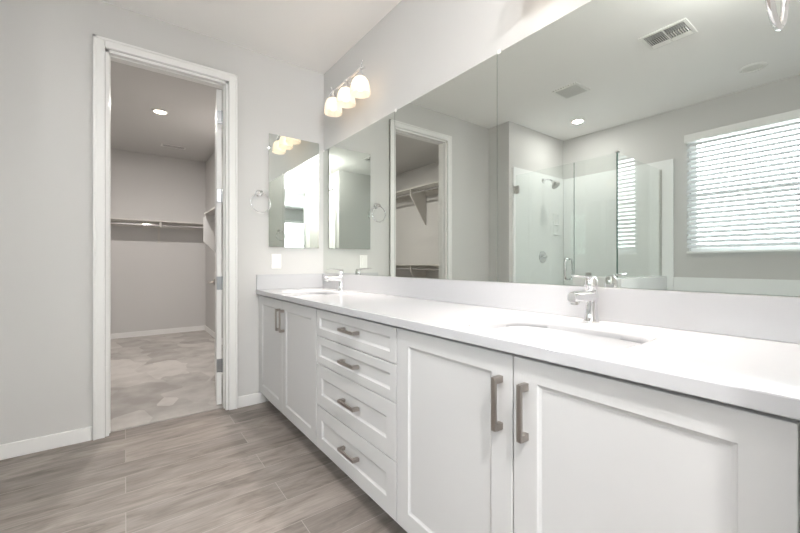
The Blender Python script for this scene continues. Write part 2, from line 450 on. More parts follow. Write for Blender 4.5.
# ------------------------------------------------------------------ vestibule doorways
tr = sroot('trim_2', (3.76, (VD0+VD1)/2, 0))
obj('casing', casing_x(3.76, -1, VD0, VD1, DH), 'trim', tr)
b = nb(); box(b, 3.76, 3.86, VD0, VD0+0.014, 0, DH); box(b, 3.76, 3.86, VD1-0.014, VD1, 0, DH); box(b, 3.76, 3.86, VD0, VD1, DH-0.014, DH)
obj('jamb', b, 'trim', tr)
tr = sroot('trim_3', (3.40, VY0, 0))
b = nb(); w = 0.06
box(b, 3.06, 3.12, VY0, VY0+0.017, 0, DH+w, bev=0.003); box(b, 3.68, 3.74, VY0, VY0+0.017, 0, DH+w, bev=0.003); box(b, 3.12, 3.68, VY0, VY0+0.017, DH, DH+w, bev=0.003)
obj('casing', b, 'trim', tr)
d2 = sroot('door_2', (3.12, VY0, 0))
obj('door_slab', bx(3.125, 3.675, VY0-0.05, VY0-0.015, 0.012, DH-0.005, bev=0.0015, seg=1), 'trim', d2)
b = nb()
for z0, z1 in ((0.22, 1.02), (1.16, 2.28)):
    box(b, 3.22, 3.58, VY0-0.0145, VY0-0.011, z0, z0+0.022); box(b, 3.22, 3.58, VY0-0.0145, VY0-0.011, z1-0.022, z1)
    box(b, 3.22, 3.242, VY0-0.0145, VY0-0.011, z0, z1); box(b, 3.558, 3.58, VY0-0.0145, VY0-0.011, z0, z1)
obj('door_moulding', b, 'trim', d2)
for z in (2.215, 1.614, 0.943, 0.312):
    b = nb(); tube(b, [(3.123, VY0-0.008, z-0.05), (3.123, VY0-0.008, z+0.05)], 0.0075, 10); obj('hinge', b, 'satin', d2)

# ------------------------------------------------------------------ windows and blinds
def window_y(name, x0, x1, z0, z1, y):
    r = sroot(name, ((x0+x1)/2, y-0.07, z0))
    b = nb(); f = 0.045
    box(b, x0, x1, y-0.10, y-0.05, z0, z0+f, bev=0.003); box(b, x0, x1, y-0.10, y-0.05, z1-f, z1, bev=0.003)
    box(b, x0, x0+f, y-0.10, y-0.05, z0+f, z1-f, bev=0.003); box(b, x1-f, x1, y-0.10, y-0.05, z0+f, z1-f, bev=0.003)
    zm = (z0+z1)/2
    box(b, x0+f, x1-f, y-0.095, y-0.06, zm-0.02, zm+0.02, bev=0.003)
    obj('window_frame', b, 'vinyl', r)
    obj('pane', bx(x0+f, x1-f, y-0.081, y-0.077, z0+f, zm-0.02), 'pane', r)
    obj('pane', bx(x0+f, x1-f, y-0.081, y-0.077, zm+0.02, z1-f), 'pane', r)
    return r
window_y('window_1', WX0, WX1, WZ0, WZ1, W)

def slat_prof(th, wd=0.050, t=0.0026, crown=0.0022, n=6):
    """cross-section (depth d, height z) of one crowned slat tilted by th"""
    up, dn = [], []
    for k in range(n+1):
        u = -wd/2+wd*k/n; c = crown*(1-(2*u/wd)**2)
        up.append((u, c+t/2)); dn.append((u, c-t/2))
    pts = up+dn[::-1]
    return [(u*math.cos(th)-v*math.sin(th), u*math.sin(th)+v*math.cos(th)) for u, v in pts]
def blind(x0, x1, z0, z1, y, label, th):
    """horizontal blind hung in front of a window in a wall facing +y"""
    r = thing('window_blind', label, 'blind', ((x0+x1)/2, y, z1))
    b = nb()
    box(b, x0-0.014, x1+0.014, y+0.002, y+0.075, z1-0.075, z1+0.004, bev=0.006)
    obj('valance', b, 'vinyl', r)
    b = nb(); z = z1-0.105
    zs = []
    while z > z0+0.045: zs.append(z); z -= 0.0475
    for z in zs:
        pr = slat_prof(th)
        prism(b, [(y+0.038+d, z+q) for d, q in pr], x0+0.003, x1-0.003, 'x')
    obj('slats', b, 'slat', r)
    b = nb(); box(b, x0+0.003, x1-0.003, y+0.014, y+0.062, z0+0.004, z0+0.024, bev=0.004); obj('bottom_rail', b, 'vinyl', r)
    n = 3
    for k in range(n):
        x = x0+0.11+(x1-x0-0.22)*k/(n-1)
        b = nb()
        tube(b, [(x, y+0.062, z0+0.02), (x, y+0.062, z1-0.07)], 0.0009, 5)
        tube(b, [(x, y+0.014, z0+0.02), (x, y+0.014, z1-0.07)], 0.0009, 5)
        obj('ladder_cord', b, 'vinyl', r)
    return r
blind(WX0-0.012, WX1+0.012, WZ0-0.015, WZ1+0.02, W, 'wide white horizontal blind with tilted slats over the tub window', math.radians(-44))

# bedroom window + blind in the wall x=8
r = sroot('window_2', (8.05, (BY0+BY1)/2, BZ0)); b = nb(); f = 0.045
box(b, 8.04, 8.09, BY0, BY1, BZ0, BZ0+f); box(b, 8.04, 8.09, BY0, BY1, BZ1-f, BZ1); box(b, 8.04, 8.09, BY0, BY0+f, BZ0+f, BZ1-f); box(b, 8.04, 8.09, BY1-f, BY1, BZ0+f, BZ1-f)
box(b, 8.045, 8.08, BY0+f, BY1-f, 1.63, 1.67)
obj('window_frame', b, 'vinyl', r)
obj('pane', bx(8.062, 8.066, BY0+f, BY1-f, BZ0+f, 1.63), 'pane', r); obj('pane', bx(8.062, 8.066, BY0+f, BY1-f, 1.67, BZ1-f), 'pane', r)
r = thing('window_blind', 'small bright bedroom window blind seen doubly reflected in the narrow end wall mirror', 'blind', (7.96, (BY0+BY1)/2, BZ1))
b = nb(); box(b, 7.93, 7.995, BY0-0.02, BY1+0.02, BZ1-0.06, BZ1+0.02, bev=0.005); obj('valance', b, 'vinyl', r)
b = nb(); z = BZ1-0.09
while z > BZ0+0.03:
    prism(b, [(7.962-d, z+q) for d, q in slat_prof(math.radians(25))], BY0, BY1, 'y'); z -= 0.0475
obj('slats', b, 'slat', r)
obj('bottom_rail', bx(7.94, 7.985, BY0, BY1, BZ0, BZ0+0.02, bev=0.003), 'vinyl', r)

# ------------------------------------------------------------------ vanity cabinets
YF = -0.554            # front face of doors and drawers
YB = YF+0.020          # back of them / front of the carcass
ZB, ZT = 0.098, 0.849
def shaker(bm, x0, x1, z0, z1, rail, top=None, yf=YF, t=0.019, rec=0.0065, ch=0.010):
    dt = 0 if top is None else top-rail
    """shaker front: flat frame, short slope, recessed panel, back"""
    def ring(d, y):
        u = d+(dt if d >= rail else 0)
        return [bm.verts.new((x0+d, y, z0+d)), bm.verts.new((x1-d, y, z0+d)), bm.verts.new((x1-d, y, z1-u)), bm.verts.new((x0+d, y, z1-u))]
    e = 0.0015
    rs = [ring(0, yf+t), ring(0, yf+e), ring(e, yf), ring(rail, yf), ring(rail+ch*0.35, yf+rec*0.55), ring(rail+ch, yf+rec)]
    for a, b in zip(rs, rs[1:]):
        for k in range(4): bm.faces.new((a[k], a[(k+1) % 4], b[(k+1) % 4], b[k]))
    bm.faces.new(rs[-1]); bm.faces.new(rs[0][::-1])
    return bm
def pull(parent, cx, cz, vert, y=YF, L=0.147):
    """flat bar pull on two square posts"""
    b = nb(); h = L/2
    w = 0.0072
    if vert:
        box(b, cx-w, cx+w, y-0.034, y-0.025, cz-h, cz+h, bev=0.0018)
        for s in (-1, 1):
            z = cz+s*(h-0.009)
            prism(b, [(cx-w, z-0.009), (cx+w, z-0.009), (cx+w, z+0.009), (cx-w, z+0.009)], y-0.026, y+0.0005, 'y')
    else:
        box(b, cx-h, cx+h, y-0.034, y-0.025, cz-w, cz+w, bev=0.0018)
        for s in (-1, 1):
            x = cx+s*(h-0.009)
            prism(b, [(x-0.009, cz-w), (x+0.009, cz-w), (x+0.009, cz+w), (x-0.009, cz+w)], y-0.026, y+0.0005, 'y')
    return obj('handle', b, 'nickel', parent)
def carcass(x0, x1, parent):
    b = nb(); t = 0.016; yf, yb, zt = YB+0.001, -0.004, ZT+0.006
    box(b, x0, x0+t, yf, yb, ZB, zt); box(b, x1-t, x1, yf, yb, ZB, zt)
    box(b, x0+t, x1-t, yf, yb, ZB, ZB+t); box(b, x0+t, x1-t, yb-0.008, yb, ZB+t, zt)
    box(b, x0+t, x1-t, yf, yf+0.10, zt-t, zt); box(b, x0+t, x1-t, yf, yf+t, ZB+t, ZB+0.045)
    for z in (0.3285, 0.5545, 0.7045): box(b, x0+t, x1-t, yf, yf+t, z-0.012, z+0.012)
    box(b, (x0+x1)/2-0.02, (x0+x1)/2+0.02, yf, yf+t, ZB+t, zt-t)
    box(b, x0, x1, YB+0.065, YB+0.083, 0.0, ZB); box(b, x0, x0+t, YB+0.083, yb, 0.0, ZB); box(b, x1-t, x1, YB+0.083, yb, 0.0, ZB)
    return obj('body', b, 'cabinet', parent)
GAP = 0.0022
c1 = thing('vanity_cabinet', 'white two-door vanity cabinet in the corner beside the closet doorway', 'cabinet', (0.548, -0.3, 0), 'white shaker vanity cabinets')
carcass(0.002, 1.094, c1)
obj('filler_strip', bx(0.002, 0.036, YF+0.002, YB+0.001, ZB, ZT), 'cabinet', c1)
for x0, x1, hx in ((0.038, 0.546, 0.510), (0.550, 1.094-GAP, 0.586)):
    d = obj('door', shaker(nb(), x0, x1, ZB+0.002, ZT-0.003, 0.068, 0.060), 'cabinet', c1)
    pull(d, hx, 0.718, True)
c2 = thing('drawer_cabinet', 'white vanity cabinet of four stacked drawers between the door cabinets', 'cabinet', (1.465, -0.3, 0), 'white shaker vanity cabinets')
carcass(1.0945, 1.8355, c2)
for z0, z1, rl, hz in ((0.7065, ZT-0.003, 0.040, 0.783), (0.5565, 0.7025, 0.040, 0.632), (0.3305, 0.5525, 0.066, 0.445), (ZB+0.002, 0.3265, 0.066, 0.219)):
    d = obj('drawer', shaker(nb(), 1.0945+GAP, 1.8355-GAP, z0, z1, rl), 'cabinet', c2)
    pull(d, 1.480, hz, False)
c3 = thing('vanity_cabinet', 'white two-door vanity cabinet nearest the camera at the right', 'cabinet', (2.39, -0.3, 0), 'white shaker vanity cabinets')
carcass(1.836, 2.948, c3)
obj('filler_strip', bx(2.901, 2.948, YF+0.004, YB+0.001, ZB, ZT), 'cabinet', c3)
for x0, x1, hx in ((1.8360+GAP, 2.3655, 2.328), (2.3695, 2.893, 2.409)):
    d = obj('door', shaker(nb(), x0, x1, ZB+0.002, ZT-0.003, 0.070, 0.058), 'cabinet', c3)
    pull(d, hx, 0.711, True)

# ------------------------------------------------------------------ countertop with the two undermount basins
CT, CU = 0.890, 0.857
YC = -0.573
def sell(cx, cy, ax, ay, n, e=5.0):
    out = []
    for k in range(n):
        a = 2*PI*k/n; c, s = math.cos(a), math.sin(a)
        r = (abs(c)**e+abs(s)**e)**(-1/e)
        out.append((cx+ax*r*c, cy+ay*r*s))
    return out
def rect_ring(cx, cy, x0, x1, y0, y1, n):
    out = []
    for k in range(n):
        a = 2*PI*k/n; c, s = math.cos(a), math.sin(a)
        ts = []
        if c > 1e-9: ts.append((x1-cx)/c)
        if c < -1e-9: ts.append((x0-cx)/c)
        if s > 1e-9: ts.append((y1-cy)/s)
        if s < -1e-9: ts.append((y0-cy)/s)
        t = min(ts); out.append((cx+c*t, cy+s*t))
    return out
counter = thing('countertop', 'long white quartz countertop with low splash along two walls', 'countertop', (1.475, -0.29, CU))
SINKS = [(0.50, -0.315), (2.345, -0.315)]
AX, AY = 0.235, 0.165
b = nb(); NN = 64
yb, yf = 0.0, YC+0.003
xs = [0.0, SINKS[0][0]-0.3, SINKS[0][0]+0.3, SINKS[1][0]-0.3, SINKS[1][0]+0.3, 2.949]
for i in (0, 2, 4):
    x0, x1 = xs[i], xs[i+1]
    for z, fl in ((CT, 1), (CU, -1)):
        vs = [b.verts.new(p) for p in ((x0, yf, z), (x1, yf, z), (x1, yb, z), (x0, yb, z))]
        b.faces.new(vs if fl > 0 else vs[::-1])
for (cx, cy) in SINKS:
    x0, x1 = cx-0.3, cx+0.3
    E1 = sell(cx, cy, AX, AY, NN); E0 = sell(cx, cy, AX+0.022, AY+0.022, NN)
    O = rect_ring(cx, cy, x0, x1, yf, yb, NN)
    # exact rectangle corners are inserted so the sheet closes
    for z, E in ((CT, E0), (CU, E1)):
        vo = [b.verts.new((x, y, z)) for x, y in O]; vi = [b.verts.new((x, y, z)) for x, y in E]
        for k in range(NN):
            j = (k+1) % NN
            a, c = O[k], O[j]
            corner = None
            for qx in (x0, x1):
                for qy in (yf, yb):
                    if (abs(a[0]-qx) < 1e-6) != (abs(c[0]-qx) < 1e-6) and (abs(a[1]-qy) < 1e-6) != (abs(c[1]-qy) < 1e-6): corner = (qx, qy)
            if corner: b.faces.new((vo[k], b.verts.new((corner[0], corner[1], z)), vo[j], vi[j], vi[k]))
            else: b.faces.new((vo[k], vo[j], vi[j], vi[k]))
    lips = [(0.022, 0.0), (0.014, 0.0012), (0.007, 0.0045), (0.002, 0.0105), (0.0, 0.018), (0.0, CT-CU)]
    lr = [[b.verts.new((x, y, CT-dz)) for x, y in sell(cx, cy, AX+d, AY+d, NN)] for d, dz in lips]
    for p, q in zip(lr, lr[1:]):
        for k in range(NN): b.faces.new((p[k], p[(k+1) % NN], q[(k+1) % NN], q[k]))
# front edge with eased arris, back and ends
fr = [(yf-1e-5, CT), (YC+0.001, CT-0.001), (YC, CT-0.003), (YC, CT-0.0045), (YC, CU+0.0035), (YC, CU+0.002), (YC+0.003, CU)]
A = [b.verts.new((0.0, y, z)) for y, z in fr]; B = [b.verts.new((2.949, y, z)) for y, z in fr]
for k in range(len(fr)-1): b.faces.new((A[k], A[k+1], B[k+1], B[k]))
for x in (0.0, 2.949):
    b.faces.new([b.verts.new((x, y, z)) for y, z in fr+[(yb, CU), (yb, CT)]])
slab = obj('slab', b, 'counter', counter)
for p in slab.data.polygons:      # only the eased edges and the basin lips are rounded
    p.use_smooth = p.area < 0.004 and max(abs(c) for c in p.normal) < 0.999
obj('backsplash', bx(0.0, 2.949, -0.018, -0.0005, CT, 1.007, bev=0.002), 'counter', counter)
obj('side_splash', bx(0.0005, 0.018, YC+0.004, -0.018, CT, 1.007, bev=0.002), 'counter', counter)

def sink(cx, cy, label):
    r = thing('sink_basin', label, 'sink', (cx, cy, CU), 'undermount vanity sinks')
    b = nb(); rings = []
    for s, z, e in ((1.03, CU-0.0005, 5), (1.0, CU-0.0005, 5), (0.97, CU-0.02, 5), (0.92, CU-0.050, 4.6), (0.84, CU-0.075, 4), (0.70, CU-0.090, 3.2), (0.42, CU-0.097, 2.4), (0.13, CU-0.100, 2.0)):
        rings.append([b.verts.new((x, y, z)) for x, y in sell(cx, cy, AX*s if s > .2 else 0.024, AY*s if s > .2 else 0.024, NN, e)])
    for p, q in zip(rings, rings[1:]):
        for k in range(NN): b.faces.new((p[k], p[(k+1) % NN], q[(k+1) % NN], q[k]))
    obj('basin', b, 'sink', r, True)
    b = nb(); lathe(b, [(0.024, 0.0), (0.024, 0.003), (0.020, 0.004), (0.018, 0.001), (0.0, 0.0015)], (cx, cy, CU-0.101), 'z', 24)
    obj('drain', b, 'chrome', r, True)
    return r
sink(*SINKS[0], 'white undermount sink basin in the far left of the countertop')
sink(*SINKS[1], 'white undermount sink basin below the nearer chrome faucet')

# ------------------------------------------------------------------ faucets
FX, FY = 2.345, -0.080
fa = thing('faucet', 'chrome single-lever faucet at the nearer sink, right half of the countertop', 'faucet', (FX, FY, CT), 'chrome single-lever sink faucets')
b = nb()
lathe(b, [(0.0, 0.0), (0.027, 0.0), (0.027, 0.004), (0.0235, 0.008), (0.0205, 0.030), (0.0190, 0.065), (0.0200, 0.092), (0.0215, 0.108), (0.0205, 0.113), (0.0, 0.113)], (FX, FY, CT), 'z', 28)
obj('faucet_body', b, 'chrome', fa, True)
# spout: flat-topped, slightly falling, with a squared mouth
b = nb()
secs = [(0.012, 0.019, 0.070, 0.108), (-0.02, 0.0185, 0.072, 0.112), (-0.06, 0.0175, 0.076, 0.112), (-0.10, 0.0165, 0.077, 0.111), (-0.126, 0.0155, 0.077, 0.109), (-0.132, 0.0135, 0.079, 0.107)]
rings = []
for dy, hw, z0, z1 in secs:
    ring = []
    for k in range(20):
        a = 2*PI*k/20; c, s = math.cos(a), math.sin(a); rr = (abs(c)**4+abs(s)**4)**(-0.25)
        ring.append(b.verts.new((FX+hw*rr*c, FY+dy, CT+(z0+z1)/2+(z1-z0)/2*rr*s)))
    rings.append(ring)
for p, q in zip(rings, rings[1:]):
    for k in range(20): b.faces.new((p[k], p[(k+1) % 20], q[(k+1) % 20], q[k]))
b.faces.new(rings[0]); b.faces.new(rings[-1])
sp = obj('spout', b, 'chrome', fa, True)
b = nb(); lathe(b, [(0.0, 0.003), (0.011, 0.003), (0.012, 0.0), (0.012, -0.008), (0.010, -0.009), (0.0, -0.006)], (FX, FY-0.112, CT+0.077), 'z', 20)
obj('aerator', b, 'satin', sp, True)
b = nb()
lathe(b, [(0.0, 0.114), (0.0195, 0.114), (0.0215, 0.119), (0.0215, 0.136), (0.0195, 0.148), (0.013, 0.157), (0.0, 0.160)], (FX, FY, CT), 'z', 28)
pts = []
secs = [(0.012, 0.012, 0.150, 0.160), (-0.02, 0.012, 0.154, 0.163), (-0.06, 0.0105, 0.157, 0.165), (-0.115, 0.009, 0.160, 0.168), (-0.124, 0.006, 0.161, 0.167)]
rings = []
for dy, hw, z0, z1 in secs:
    rings.append([b.verts.new((FX+hw*math.cos(2*PI*k/12), FY+dy, CT+(z0+z1)/2+(z1-z0)/2*math.sin(2*PI*k/12))) for k in range(12)])
for p, q in zip(rings, rings[1:]):
    for k in range(12): b.faces.new((p[k], p[(k+1) % 12], q[(k+1) % 12], q[k]))
b.faces.new(rings[0]); b.faces.new(rings[-1])
obj('lever', b, 'chrome', fa, True)
dup(fa, (0.474-FX, 0, 0), 'small chrome single-lever faucet at the far sink near the corner')

# ------------------------------------------------------------------ wall mirrors
def mirror_panel(x0, x1, label, last=False):
    r = thing('wall_mirror', label, 'mirror', ((x0+x1)/2, -0.003, 1.009), 'frameless wall mirror panels')
    obj('mirror_glass', bx(x0+0.0014, x1-0.0014, -0.006, -0.002, 1.010, 2.068), 'mirror', r)
    obj('mirror_backing', bx(x0, x1, -0.002, -0.0003, 1.0085, 2.0695), 'mirror_edge', r)
    for x in ([x0+0.012] if not last else [x0+0.012, x1-0.15]):
        b = nb(); box(b, x-0.008, x+0.008, -0.0095, -0.0005, 2.060, 2.080, bev=0.002); obj('clip', b, 'plastic', r)
    return r
mirror_panel(0.004, 1.066, 'frameless wall mirror panel nearest the corner, showing the small mirror')
mirror_panel(1.066, 1.877, 'frameless middle wall mirror panel, showing the closet doorway')
mirror_panel(1.877, 2.947, 'frameless wall mirror panel at the right, showing shower and blinds', True)

# small mirrored cabinet on the end wall
r = thing('medicine_cabinet', 'tall narrow mirrored cabinet on the end wall by the corner', 'mirror', (0.0, -0.267, 1.225), None)
obj('cabinet_box', bx(0.0005, 0.016, -0.474, -0.059, 1.231, 2.119), 'plastic', r)
obj('mirror_door', bx(0.016, 0.021, -0.479, -0.054, 1.226, 2.124, bev=0.001, seg=1), 'mirror', r)

# ------------------------------------------------------------------ towel rings, switch plate
def towel_ring(x, s, y, z, label, off=0.0):
    r = thing('towel_ring', label, 'towel ring', (x, y, z), 'chrome towel rings')
    b = nb(); lathe(b, [(0.0, 0.0005*s), (0.026, 0.0005*s), (0.026, 0.006*s), (0.021, 0.011*s), (0.012, 0.013*s), (0.011, 0.046*s+off*s), (0.014, 0.050*s+off*s), (0.014, 0.062*s+off*s), (0.009, 0.067*s+off*s), (0.0, 0.067*s+off*s)], (x, y, z), 'x', 20)
    obj('wall_post', b, 'chrome', r, True)
    b = nb(); R = 0.074; n = 40; m = 10; rr = 0.0048; cx = x+s*(0.055+off); cz = z-R-0.008
    rings = []
    for k in range(n):
        a = 2*PI*k/n
        rings.append([b.verts.new((cx+rr*math.sin(2*PI*j/m), y+(R+rr*math.cos(2*PI*j/m))*math.sin(a), cz+(R+rr*math.cos(2*PI*j/m))*math.cos(a))) for j in range(m)])
    for k in range(n):
        p, q = rings[k], rings[(k+1) % n]
        for j in range(m): b.faces.new((p[j], p[(j+1) % m], q[(j+1) % m], q[j]))
    obj('ring', b, 'chrome', r, True)
towel_ring(0.0, 1, -0.550, 1.643, 'chrome towel ring on the end wall between doorway and small mirror')
towel_ring(2.95, -1, -0.600, 1.613, 'chrome towel ring close to the camera, its tip hanging into the top right', 0.020)

r = thing('switch_plate', 'white switch plate on the end wall under the small mirror', 'switch', (0, -0.415, 1.11))
obj('plate', bx(0.0005, 0.006, -0.455, -0.375, 1.052, 1.170, bev=0.003), 'plastic', r)
obj('rocker', bx(0.006, 0.0095, -0.4315, -0.3985, 1.077, 1.145, bev=0.002), 'plastic', r)
for z in (1.062, 1.160):
    b = nb(); lathe(b, [(0.0, 0.006), (0.003, 0.006), (0.0028, 0.0072), (0.0, 0.0072)], (0, -0.415, z), 'x', 10); obj('screw', b, 'plastic', r)

# ------------------------------------------------------------------ vanity lights
def vanity_light(cx, label):
    y = -0.125; zb = 2.229
    r = thing('vanity_light', label, 'wall lamp', (cx, 0, 2.37), 'three-shade vanity lights')
    b = nb(); lathe(b, [(0.0, -0.0005), (0.062, -0.0005), (0.062, -0.008), (0.052, -0.020), (0.020, -0.026), (0.0, -0.026)], (cx, 0, 2.385), 'y', 32)
    obj('backplate', b, 'chrome', r, True)
    b = nb(); tube(b, [(cx, -0.02, 2.385), (cx, -0.07, 2.392), (cx, y, 2.400)], 0.009, 12)
    tube(b, [(cx-0.255, y, 2.385), (cx-0.20, y, 2.400), (cx-0.10, y, 2.394), (cx, y, 2.402), (cx+0.10, y, 2.394), (cx+0.20, y, 2.400), (cx+0.255, y, 2.385)], 0.0085, 12)
    for s in (-1, 1):
        tube(b, [(cx+s*0.20, y, 2.40), (cx+s*0.222, y, 2.425), (cx+s*0.238, y, 2.445)], [0.007, 0.006, 0.003], 10)
    obj('arm', b, 'chrome', r, True)
    for k in (-1, 0, 1):
        x = cx+0.2*k
        b = nb(); lathe(b, [(0.0, 0.170), (0.010, 0.170), (0.012, 0.140), (0.026, 0.132), (0.028, 0.112), (0.018, 0.108), (0.018, 0.092), (0.0, 0.092)], (x, y, zb), 'z', 24)
        sk = obj('socket', b, 'chrome', r, True)
        prof = [(0.027, 0.116), (0.041, 0.107), (0.054, 0.087), (0.062, 0.060), (0.0665, 0.030), (0.0675, 0.0), (0.0655, 0.0), (0.0645, 0.030), (0.060, 0.059), (0.052, 0.085), (0.040, 0.104), (0.026, 0.113)]
        b = nb(); lathe(b, prof, (x, y, zb), 'z', 36, closed=True)
        obj('lamp_shade', b, 'shade', r, True)
        b = nb(); lathe(b, [(0.0, 0.095), (0.013, 0.093), (0.014, 0.082), (0.021, 0.068), (0.025, 0.054), (0.024, 0.040), (0.017, 0.029), (0.0, 0.025)], (x, y, zb), 'z', 20)
        obj('bulb', b, 'bulb', r, True)
        area('bulb_light', (x, y, zb+0.004), (0, 0, 0), 0.10, 0.10, BULB_W, WARM, shape='DISK', spread=1.15)
    return r
vanity_light(0.635, 'three-shade chrome vanity light glowing warm above the far sink')
vanity_light(2.345, 'three-shade chrome vanity light added out of frame above the nearer sink')  # unseen second fixture, inferred from the counter's floor shadow, added for brightness

# ------------------------------------------------------------------ ceiling fittings
def can_light(x, y, R, lit, label, name='recessed_light', power=None, ring='plastic', col=(1.0, 0.985, 0.97)):
    r = thing(name, label, 'ceiling light', (x, y, H), 'recessed ceiling lights')
    b = nb(); lathe(b, [(R, -0.0005), (R, -0.004), (R*0.93, -0.009), (R*0.78, -0.010), (R*0.74, -0.004), (R*0.74, -0.0005)], (x, y, H), 'z', 36, closed=True)
    obj('trim_ring', b, ring, r, True)
    b = nb(); lathe(b, [(0.0, -0.0015), (R*0.735, -0.0015), (R*0.735, -0.0045), (0.0, -0.0065)], (x, y, H), 'z', 32)
    obj('lens', b, 'can' if lit else 'can_dim', r, True)
    if lit and power:
        l = area('lamp', (x, y, H-0.013), (0, 0, 0), R*1.3, R*1.3, power, col, shape='DISK')
    return r
can_light(0.78, -2.82, 0.075, True, 'small lit recessed ceiling light above the shower', power=4.5)
can_light(2.26, -2.86, 0.088, False, 'round unlit recessed ceiling light over the tub near the blinds')
can_light(-1.79, -1.085, 0.075, True, 'lit recessed light in the closet ceiling', power=24, col=(1.0, 0.94, 0.89))
can_light(3.58, -1.28, 0.085, True, 'added recessed ceiling light, out of frame in the passage behind the camera', power=ADDED_CAN_W)  # added behind the camera to brighten the end wall and room

# supply register with four-way louvres
def louvre_grille(name, cx, cy, sx, sy, label, cat, quads, dark='duct', lm='plastic'):
    r = thing(name, label, cat, (cx, cy, H))
    b = nb(); z1 = H-0.0005; z0 = H-0.007; f = 0.022
    box(b, cx-sx/2, cx+sx/2, cy-sy/2, cy-sy/2+f, z0, z1, bev=0.002, seg=1); box(b, cx-sx/2, cx+sx/2, cy+sy/2-f, cy+sy/2, z0, z1, bev=0.002, seg=1)
    box(b, cx-sx/2, cx-sx/2+f, cy-sy/2+f, cy+sy/2-f, z0, z1, bev=0.002, seg=1); box(b, cx+sx/2-f, cx+sx/2, cy-sy/2+f, cy+sy/2-f, z0, z1, bev=0.002, seg=1)
    obj('frame', b, 'plastic', r)
    obj('duct', bx(cx-sx/2+f, cx+sx/2-f, cy-sy/2+f, cy+sy/2-f, H-0.0015, H-0.0005), dark, r)
    for (a0, a1, b0, b1, direction, tilt, nsl) in quads:
        x0, x1 = cx+a0*sx, cx+a1*sx; y0, y1 = cy+b0*sy, cy+b1*sy
        b = nb()
        for k in range(nsl):
            t = (k+0.5)/nsl; hw = 0.0055; c, s = math.cos(tilt), math.sin(tilt)
            if direction == 'x':       # slats run along x
                y = y0+(y1-y0)*t
                prism(b, [(y-hw*c, H-0.0065-hw*s), (y+hw*c, H-0.0065+hw*s), (y+hw*c, H-0.0055+hw*s), (y-hw*c, H-0.0055-hw*s)], x0, x1, 'x')
            else:
                x = x0+(x1-x0)*t
                prism(b, [(x-hw*c, H-0.0065-hw*s), (x+hw*c, H-0.0065+hw*s), (x+hw*c, H-0.0055+hw*s), (x-hw*c, H-0.0055-hw*s)], y0, y1, 'y')
        obj('slats', b, lm, r)
    b = nb()
    box(b, cx-0.004, cx+0.004, cy-sy/2+f, cy+sy/2-f, z0-0.001, z1-0.001)
    obj('mullion', b, 'plastic', r)
    return r
tl = math.radians(38)
louvre_grille('air_vent', 1.995, -1.765, 0.29, 0.25, 'white square multi-way ceiling air register reflected near the mirror top', 'vent',
    [(-0.42, -0.02, 0.14, 0.42, 'x', -tl, 4), (0.02, 0.42, 0.14, 0.42, 'x', -tl, 4),
     (-0.42, -0.02, -0.20, 0.12, 'y', -tl, 9), (0.02, 0.42, -0.20, 0.12, 'y', tl*1.9, 8),
     (-0.42, -0.02, -0.42, -0.22, 'x', tl, 3), (0.02, 0.42, -0.42, -0.22, 'x', tl, 3)])
r = thing('exhaust_fan', 'white square exhaust fan grille on the ceiling outside the shower', 'vent', (1.13, -2.03, H))
b = nb(); box(b, 1.005, 1.255, -2.155, -1.905, H-0.012, H-0.0005, bev=0.005); obj('cover', b, 'plastic', r)
b = nb()
for k in range(13):
    y = -2.128+k*0.0163
    box(b, 1.03, 1.23, y-0.003, y+0.003, H-0.0155, H-0.012)
obj('grille', b, simple('grille_grey', (0.66, 0.66, 0.65), 0.5), r)
louvre_grille('air_vent', -3.105, -0.84, 0.12, 0.30, 'narrow dark air register in the closet ceiling near its back wall', 'vent', [(-0.3, 0.3, -0.42, 0.42, 'x', tl*1.9, 5)], 'dark', 'duct')

# clear glass dome lamp, added out of the frame to brighten ceiling and room
px, py = 2.60, -1.15
r = thing('added_dome_lamp', 'added clear glass dome ceiling lamp overhead, out of the frame, for fill light', 'ceiling light', (px, py, H))
b = nb(); lathe(b, [(0.0, -0.0005), (0.085, -0.0005), (0.085, -0.014), (0.070, -0.024), (0.0, -0.024)], (px, py, H), 'z', 32); obj('canopy', b, 'chrome', r, True)
b = nb(); lathe(b, [(0.135, -0.030), (0.137, -0.045), (0.128, -0.090), (0.100, -0.130), (0.055, -0.155), (0.012, -0.163)], (px, py, H), 'z', 36); obj('lamp_shade', b, thin_glass('clear_dome_glass', (0.95, 0.96, 0.96)), r, True)
b = nb(); tube(b, [(px, py, H-0.02), (px, py, H-0.070)], 0.012, 12); obj('stem', b, 'chrome', r, True)
b = nb(); lathe(b, [(0.0, -0.178), (0.010, -0.174), (0.012, -0.166), (0.0, -0.160)], (px, py, H), 'z', 16); obj('finial', b, 'chrome', r, True)
l = bpy.data.lights.new('added_dome_light', 'POINT'); l.energy = ADDED_DOME_W; l.color = (1.0, 0.985, 0.97); l.shadow_soft_size = 0.025
lo = bpy.data.objects.new('added_dome_light', l); C.objects.link(lo); lo.location = (px, py, H-0.115)

